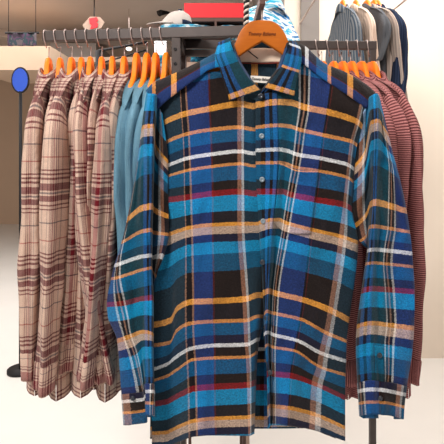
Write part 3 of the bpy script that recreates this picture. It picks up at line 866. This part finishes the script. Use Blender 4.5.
def folded(name, label, cx, y, z, w, dp, h, mat, seed, group=None, cat='folded shirt'):
    """a soft folded garment: stacked rounded layers"""
    vs, fs = [], []; n = 40; prof = []
    layers = 3
    for l in range(layers):
        for q in range(5):
            a = -PI/2+PI*q/4; prof.append((1-.5*h/w*(1-math.cos(a)), (l+.5+.5*math.sin(a))/layers*h))
    for (g, zz) in prof:
        for k in range(n):
            an = 2*PI*k/n
            ex = .45
            sx = math.copysign(abs(math.cos(an))**ex, math.cos(an)); sy = math.copysign(abs(math.sin(an))**ex, math.sin(an))
            wob = 1+.05*noise.noise(Vector((sx*2, sy*2, zz*30+seed)))
            vs.append((sx*w/2*g*wob, sy*dp/2*g*wob, zz+.004*noise.noise(Vector((sx*3, sy*3, seed)))*1))
    m = len(prof)
    for i in range(m-1):
        for k in range(n):
            k2 = (k+1) % n; fs.append((i*n+k, i*n+k2, (i+1)*n+k2, (i+1)*n+k))
    fs.append(tuple(range(n))[::-1]); fs.append(tuple((m-1)*n+k for k in range(n)))
    o = mesh(name, vs, fs, mat); o.location = (cx, y, z); return tag(o, label, cat, group)
zsh = at(0, 31, D)[2]+.001
folded('folded_shirt', 'folded aqua printed shirt in the left bay of the shelf unit', at(200, 0, D)[0], D+.14, zsh, .095, .24, .03, M_bluefold, 1, 'folded shirts in the shelf unit')
folded('folded_shirt', 'folded aqua printed shirt in the right bay of the shelf unit', at(230, 0, D)[0], D+.14, zsh, .092, .24, .03, M_bluefold, 2, 'folded shirts in the shelf unit')
# top board on rack with cap and folded cloth
tb = at(150, 29, 1.33)
tag(box('top_shelf', (-.19, 1.30, Z+.0005), (-.06, 1.42, Z+.006), M_metal), 'small dark tray on top of the rack post', 'tray')
folded('folded_shirt', 'crumpled light blue printed shirt under the pale cap on the rack', -.115, 1.36, Z+.007, .12, .10, .014, M_bluefold, 3)
M_cap = plain('pale_grey_canvas', (196, 186, 178), .9, .1, 30)
cp = thing('baseball_cap', 'pale grey cap with a curved brim lying on top of the rack', 'cap', (-.135, 1.36, Z+.0215))
cp.scale = (1.25, 1.25, 1.35)
vs, fs = [], []; n, m = 28, 10
for i in range(m+1):
    ph_ = PI/2*i/m
    for k in range(n):
        an = 2*PI*k/n
        vs.append((math.cos(an)*math.cos(ph_)*.036+.012*math.sin(ph_), math.sin(an)*math.cos(ph_)*.036, .036*math.sin(ph_)+.003*noise.noise(Vector((math.cos(an)*2, math.sin(an)*2, ph_)))))
for i in range(m):
    for k in range(n):
        k2 = (k+1) % n; fs.append((i*n+k, i*n+k2, (i+1)*n+k2, (i+1)*n+k))
solid(mesh('crown', vs, fs, M_cap, cp), .0015)
vs, fs = [], []
for i in range(9):
    q = i/8
    for k in range(17):
        a = PI/2+PI*k/16; r = .034+.03*q*math.sin(PI*k/16)**.6
        vs.append((math.cos(a)*r, math.sin(a)*.034*(1+.1*q), .006-.014*q*0+.004*math.cos((k-8)/8*PI/2)*1-.003*q))
for i in range(8):
    for k in range(16):
        a = i*17+k; fs.append((a, a+1, a+18, a+17))
solid(mesh('brim', vs, fs, M_cap, cp), .002)
bt = mesh('top_button', *tube_data([(.012, 0, .035), (.012, 0, .040)], .005), M_navy, cp)
vs, fs = tube_data([(math.cos(PI*.32*(k-4)/4)*.037, math.sin(PI*.32*(k-4)/4)*.037, .007) for k in range(9)], .005, 6)
mesh('back_strap', vs, fs, M_navy, cp)['label'] = 'navy back strap'

# teal folded cloth on the far side, seen under the cross bar
M_board = plain('cream_carton', (196, 168, 150), .8, .05)
ta = at(197, 60, 1.9)
bx = thing('display_table', 'low pale table behind the rack carrying a teal folded garment', 'table', (ta[0]+.02, 2.0, 0))
o = box('table_top', (-.13, -.1, ta[2]-.03), (.2, .15, ta[2]-.008), M_board, bx)
for xx in (-.12, .17):
    for yy in (-.09, .12): box('leg', (xx, yy, 0), (xx+.02, yy+.02, ta[2]-.03), M_board, bx)
folded('folded_shirt', 'teal folded garment on the pale table, just left of the blue shirt collar', ta[0]+.045, 2.0, ta[2]-.007, .15, .2, .06, M_tealfab, 5)

# twisted cord
M_cordw = plain('white_cord', (220, 205, 190), .8); M_cordb = plain('black_cord', (30, 26, 26), .8)
cr = thing('twisted_cord', 'black and white twisted cord hanging just left of the front hanger', 'cord', (at(246.5, 0, 1.34)[0], 1.345, at(0, 38, 1.34)[2]))
Lz = 3.0-cr.location.z
for sgn, mt in ((0, M_cordw), (PI, M_cordb)):
    tube('strand', [(math.cos(i*.7+sgn)*.0042, math.sin(i*.7+sgn)*.0042, Lz*i/700) for i in range(701)], .0045, mt, cr, 6)

# ================================================================== printed shirt & far garments
g = garment('white and blue brushstroke print shirt hanging behind the front hanger', None, M_printed, at(272, 0, 2.0)[0], 2.0, at(0, 3, 2.0)[2], .95, 71, 'knit', sl=.22, bodyl=.6,
        name='printed_shirt', collar=True, thk=1.3)
tube('hook', [(0, 0, -.02), (0, 0, .05), (0, 0, .1)], .0015, M_wire, None)
bpy.data.objects[-1 % len(bpy.data.objects)]
hk_o = [o for o in bpy.data.objects if o.name.startswith('hook') and o.parent is None][0]
bpy.data.objects.remove(hk_o)

def place_far(lbl, mat, neck_px, neck_py, d, rz, seed, sl, nm, thk=.7, bodyl=.75, cat='shirt', wd=.215, hang=True):
    p = at(neck_px, neck_py, d)
    garment(lbl, None, mat, p[0], p[1], p[2], rz, seed, 'knit', sl=sl, bodyl=bodyl, name=nm, thk=thk, cat=cat, collar=True, wd=wd)
    if hang:
        t = thing('clothes_hanger', 'orange hanger holding the '+lbl.split(' on the far')[0], 'hanger', (p[0], p[1], p[2]+.035), rz, 'hangers on the far rail')
        link('hanger_body', HM, M_wood2, t)
        tube('hook', [(0, 0, -.01), (0, 0, .03)] + [(0+.014*math.cos(a_)-.0, 0, .048+.014*math.sin(a_)) for a_ in [(-.4+1.35*k/8)*PI for k in range(9)]], .0017, M_wire, t, 6)
FR = 2.55
place_far('slate striped shirt on the far right rail, leftmost of the row', M_stripe, 342, 7, FR, -1.5, 81, .5, 'striped_shirt')
place_far('cream shirt on the far right rail beside the slate striped one', M_cream, 355, 7, FR, -1.5, 82, .5, 'cream_shirt')
place_far('charcoal tweed short sleeved shirt on the far right rail', M_charcoal, 366, 7, FR, -1.42, 83, .25, 'tweed_shirt', .8)
place_far('greige long shirt on the far right rail beside the charcoal one', M_greige, 373, 7, FR, -1.42, 84, .5, 'plain_shirt')
place_far('navy coat with long sleeves on the far right rail, last in the row', M_navy, 376, 7, FR, -1.35, 85, .58, 'coat', .8, .9, 'coat')
fr = thing('wall_rail', 'thin steel rail along the far right wall carrying the mixed garments', 'clothes rail', (at(360, 0, FR)[0], FR, at(0, 7, FR)[2]+.035))
za = .0
beam('rail_bar', (-.25, 0, .045), (.32, 0, .045), .012, .012, M_wire, fr)
for xx in (-.22, .29): tube('bracket', [(xx, 0, .04), (xx, .62, .04)], .006, M_wire, fr)

# ================================================================== building shell
def noisewall(name, c, var=.03, sc=2): return plain(name, c, .85, var, sc)
M_ceil = wood('tan_ceiling_boards', (214, 198, 186), (176, 158, 146), .02)
M_wall = noisewall('cream_wall', (238, 222, 204)); M_wallg = noisewall('grey_wall', (138, 130, 124)); M_walltan = noisewall('tan_wall', (200, 172, 148))
M_floor = plain('pale_polished_floor', (232, 228, 222), .35, .02, 3)
CE = 3.0
struct(box('floor', (-6, -2.5, -.1), (4.5, 9, 0), M_floor))
struct(box('ceiling', (-6, -2.5, CE), (4.5, 9, CE+.1), M_ceil))
struct(box('wall_back', (-6, 9, 0), (4.5, 9.1, CE), M_walltan))
struct(box('wall_left', (-6.1, -2.5, 0), (-6, 9, CE), M_wall))
struct(box('wall_right', (.42, 3.2, 0), (4.5, 3.3, CE), M_wall))
struct(box('wall_side', (.32, 3.2, 0), (.42, 9, CE), M_wallg))
a = at(301, 0, 3.18); b = at(319, 0, 3.18)
struct(box('trim_1', (a[0], 3.17, 0), (b[0], 3.2, CE), M_wallg))
# ceiling beams running away from the viewer
for i, (xa, ya, xb, yb) in enumerate(((-5.0, 3.2, 0.3, 5.0), (-5.5, 5.4, .3, 7.6))):
    o = beam('trim_%d' % (i+2), (xa, ya, CE), (xb, yb, CE), .18, .10, M_ceil, None, .003); struct(o)
# soffit blocks at the left
M_dark = plain('near_black_frame', (30, 28, 30), .6)
a = at(0, 47, 5.0); 
struct(box('trim_4', (at(-30, 0, 5)[0], 5.0, at(0, 70, 5)[2]), (at(50, 0, 5)[0], 6.0, at(0, 46, 5)[2]+.0), M_walltan))
struct(box('trim_5', (at(50, 0, 6.2)[0], 6.2, 0), (at(96, 0, 6.2)[0], 7.2, at(0, 43, 6.2)[2]), M_wallg))
struct(box('trim_6', (at(50, 0, 6)[0]-.0, 6.0, at(0, 62, 6)[2]), (at(172, 0, 6)[0], 6.15, at(0, 57, 6)[2]), M_walltan))
# hanging shop-front frame
fm = thing('window_frame', 'dark thin rectangular frame of a shopfront across the hall, above the middle plaid shirts', 'frame', at(97, 66, 4.6))
fo = Vector(fm.location)
def fb(p, q, th):
    o = tube('frame_bar', [at(*p, 4.6)-fo, at(*q, 4.6)-fo], th, M_dark, fm, 6)
fb((98, 51), (147, 42), .012); fb((98, 64), (146, 50), .008); fb((98, 50.5), (97.5, 330), .026); fb((147, 41.5), (147, 330), .008)
M_glow = emit('warm_white_lamp', (255, 246, 230), 2.2)
def lamp(px, py, d, label):
    p = at(px, py, d); n = 20
    t = thing('pendant_lamp', label, 'lamp', (p[0], p[1], p[2]))
    vs, fs = [], []
    for i in range(7):
        a_ = -PI/2+PI*i/6
        for k in range(n): vs.append((math.cos(2*PI*k/n)*math.cos(a_)*.035, math.sin(2*PI*k/n)*math.cos(a_)*.035, math.sin(a_)*.02))
    for i in range(6):
        for k in range(n): fs.append((i*n+k, i*n+(k+1) % n, (i+1)*n+(k+1) % n, (i+1)*n+k))
    mesh('globe', vs, fs, M_glow, t)
    tube('cable', [(0, 0, .02), (0, 0, CE-p[2])], .003, M_wire, t, 6)
lamp(129, 49, 5.4, 'small oval lit lamp seen between the hanger hooks on the left')
# bright display screen with teal picture below
M_screen = emit('lit_white_screen', (250, 250, 250), 1.0)
sc_ = thing('light_box', 'bright white lit panel far behind the hooks near the rack post', 'light box', at(160, 300, 5.2))
so = Vector(sc_.location)
o = box('lit_panel', tuple(at(154.5, 55, 5.2)-so), tuple(at(166.5, 41, 5.2)-so+Vector((0, .05, 0))), M_screen, sc_)
o = box('stand', tuple(at(156, 0, 5.21)-so+Vector((0, 0, -so.z-at(156,0,5.21)[2]*1+so.z+0))) if False else (at(155, 0, 5.21)[0]-so.x, .0, -so.z), (at(166, 0, 5.21)[0]-so.x, .06, at(0, 55, 5.2)[2]-so.z), M_tealfab, sc_)
# exit style sign: pale board with red centre
sg_ = thing('ceiling_sign', 'small pale board with a red mark hanging from the ceiling above the left rail', 'sign', at(94, 23, 5.0))
s0 = at(94, 23, 5.0)
def quad(name, pts, d, th, mat, parent):
    vs = [at(x, y, d)-s0 for x, y in pts] + [at(x, y, d)-s0+Vector((0, th, 0)) for x, y in pts]
    n = len(pts); fs = [tuple(range(n))[::-1], tuple(range(n, 2*n))] + [(i, (i+1) % n, n+(i+1) % n, n+i) for i in range(n)]
    return mesh(name, vs, fs, mat, parent, smooth=False)
M_pale = plain('pale_board', (168, 144, 128), .8, .03)
quad('board', [(82.5, 25), (90, 16.5), (100, 17), (104.5, 22), (101, 28), (92, 31), (84, 28)], 5.0, .02, M_pale, sg_)
quad('red_mark', [(89, 18.5), (96.5, 17), (98, 20), (96.5, 22), (98, 24), (97, 27.5), (90, 29), (91.5, 25), (89.5, 23.5)], 4.985, .01, M_redsign, sg_)
tube('suspension_rod', [Vector((0, .01, .03)), Vector((0, .01, CE-s0[2]))], .006, M_dark, sg_, 6)
# dark track spot on ceiling near cap
for k, (px, py, d, lb) in enumerate(((164, 12.5, 5.5, 'dark ceiling spotlight above the pale cap'), (42, 29, 7.0, 'small dark ceiling spotlight above the left end of the rail'))):
    p = at(px, py, d); t = thing('spotlight', lb, 'spotlight', p)
    vs, fs = tube_data([(-.05, -.04, -.01), (-.03, -.02, 0), (.05, .03, .02)], .035, 14, [.045, .04, .025]); mesh('lamp_head', vs, fs, M_dark, t)
    tube('stem', [(.03, .02, .01), (.03, .02, CE-p[2])], .008, M_dark, t, 6)
# left edge display: dark purple garments shelf and blue oval board
M_purple = blotch('dark_purple_cloths', [(50, 40, 50), (80, 56, 78), (44, 60, 66), (96, 84, 88)], 12)
p = at(29, 38, 4.2)
def halfbox(cx, cy, cz, w, h, d): return ((cx-w/2, cy, cz-h/2), (cx+w/2, cy+d, cz+h/2))
a_, b_ = halfbox(-1.72, 4.2, 0, .26, 0, .4)
ds = thing('hanging_banner', 'dark purple patterned banner hanging at the far left, past the rail end', 'banner', (p[0]-.06, 4.2, p[2]))
vs, fs = [], []
for i in range(17):
    for j in range(9):
        vs.append((-.13+.26*i/16, .012*math.sin(i*1.1), .04-.11*j/8))
for i in range(16):
    for j in range(8): k = i*9+j; fs.append((k, k+1, k+10, k+9))
solid(mesh('cloth', vs, fs, M_purple, ds), .004)
tube('banner_rod', [(-.15, 0, .045), (.15, 0, .045)], .008, M_dark, ds, 6)
for xx in (-.12, .12): tube('cord', [(xx, 0, .045), (xx, 0, CE-p[2])], .003, M_dark, ds, 6)
M_blue = plain('cobalt_board', (58, 96, 210), .5, .03)
p = at(20, 80, 3.0); n = 32
ob = thing('oval_sign', 'cobalt blue oval board with a black rim at the far left edge', 'sign', (p[0], p[1], 0))
vs = [(math.cos(2*PI*k/n)*.05, yy, p[2]+math.sin(2*PI*k/n)*.075) for yy in (0, .015) for k in range(n)]
fs = [tuple(range(n)), tuple(range(2*n-1, n-1, -1))]+[(k, n+k, n+(k+1) % n, (k+1) % n) for k in range(n)]
mesh('board', vs, fs, M_blue, ob, smooth=False)
tube('rim', [(math.cos(2*PI*k/n)*.051, .006, p[2]+math.sin(2*PI*k/n)*.077) for k in range(n+1)], .007, M_dark, ob)
tube('stand_pole', [(0, .008, .02), (0, .008, p[2]-.07)], .01, M_dark, ob)
tube('base', [(0, .008, 0), (0, .008, .02)], .08, M_dark, ob, 24)
# ================================================================== light
def area(name, loc, size, sy, e, rot=(0, 0, 0), c=(1, .98, .96)):
    l = bpy.data.lights.new(name, 'AREA'); l.shape = 'RECTANGLE'; l.size = size; l.size_y = sy; l.energy = e; l.color = c
    o = bpy.data.objects.new(name, l); col.objects.link(o); o.location = loc; o.rotation_euler = rot
area('ceiling_light_a', (-.9, -.5, 2.9), .8, .6, 80, (math.radians(30), 0, math.radians(-25)))
area('ceiling_light_b', (.7, .5, 2.92), .6, .6, 16)
area('ceiling_light_c', (-1.2, 1.7, 2.92), 1.0, .6, 20)
area('ceiling_light_d', (-2.2, 4.2, 2.9), 3.0, 2.5, 110)
area('ceiling_light_e', (1.2, 2.3, 2.92), 1.2, .6, 40)
w = bpy.data.worlds.new('world'); C.world = w; w.use_nodes = True
w.node_tree.nodes['Background'].inputs[0].default_value = (.98, .98, 1, 1)
w.node_tree.nodes['Background'].inputs[1].default_value = .38
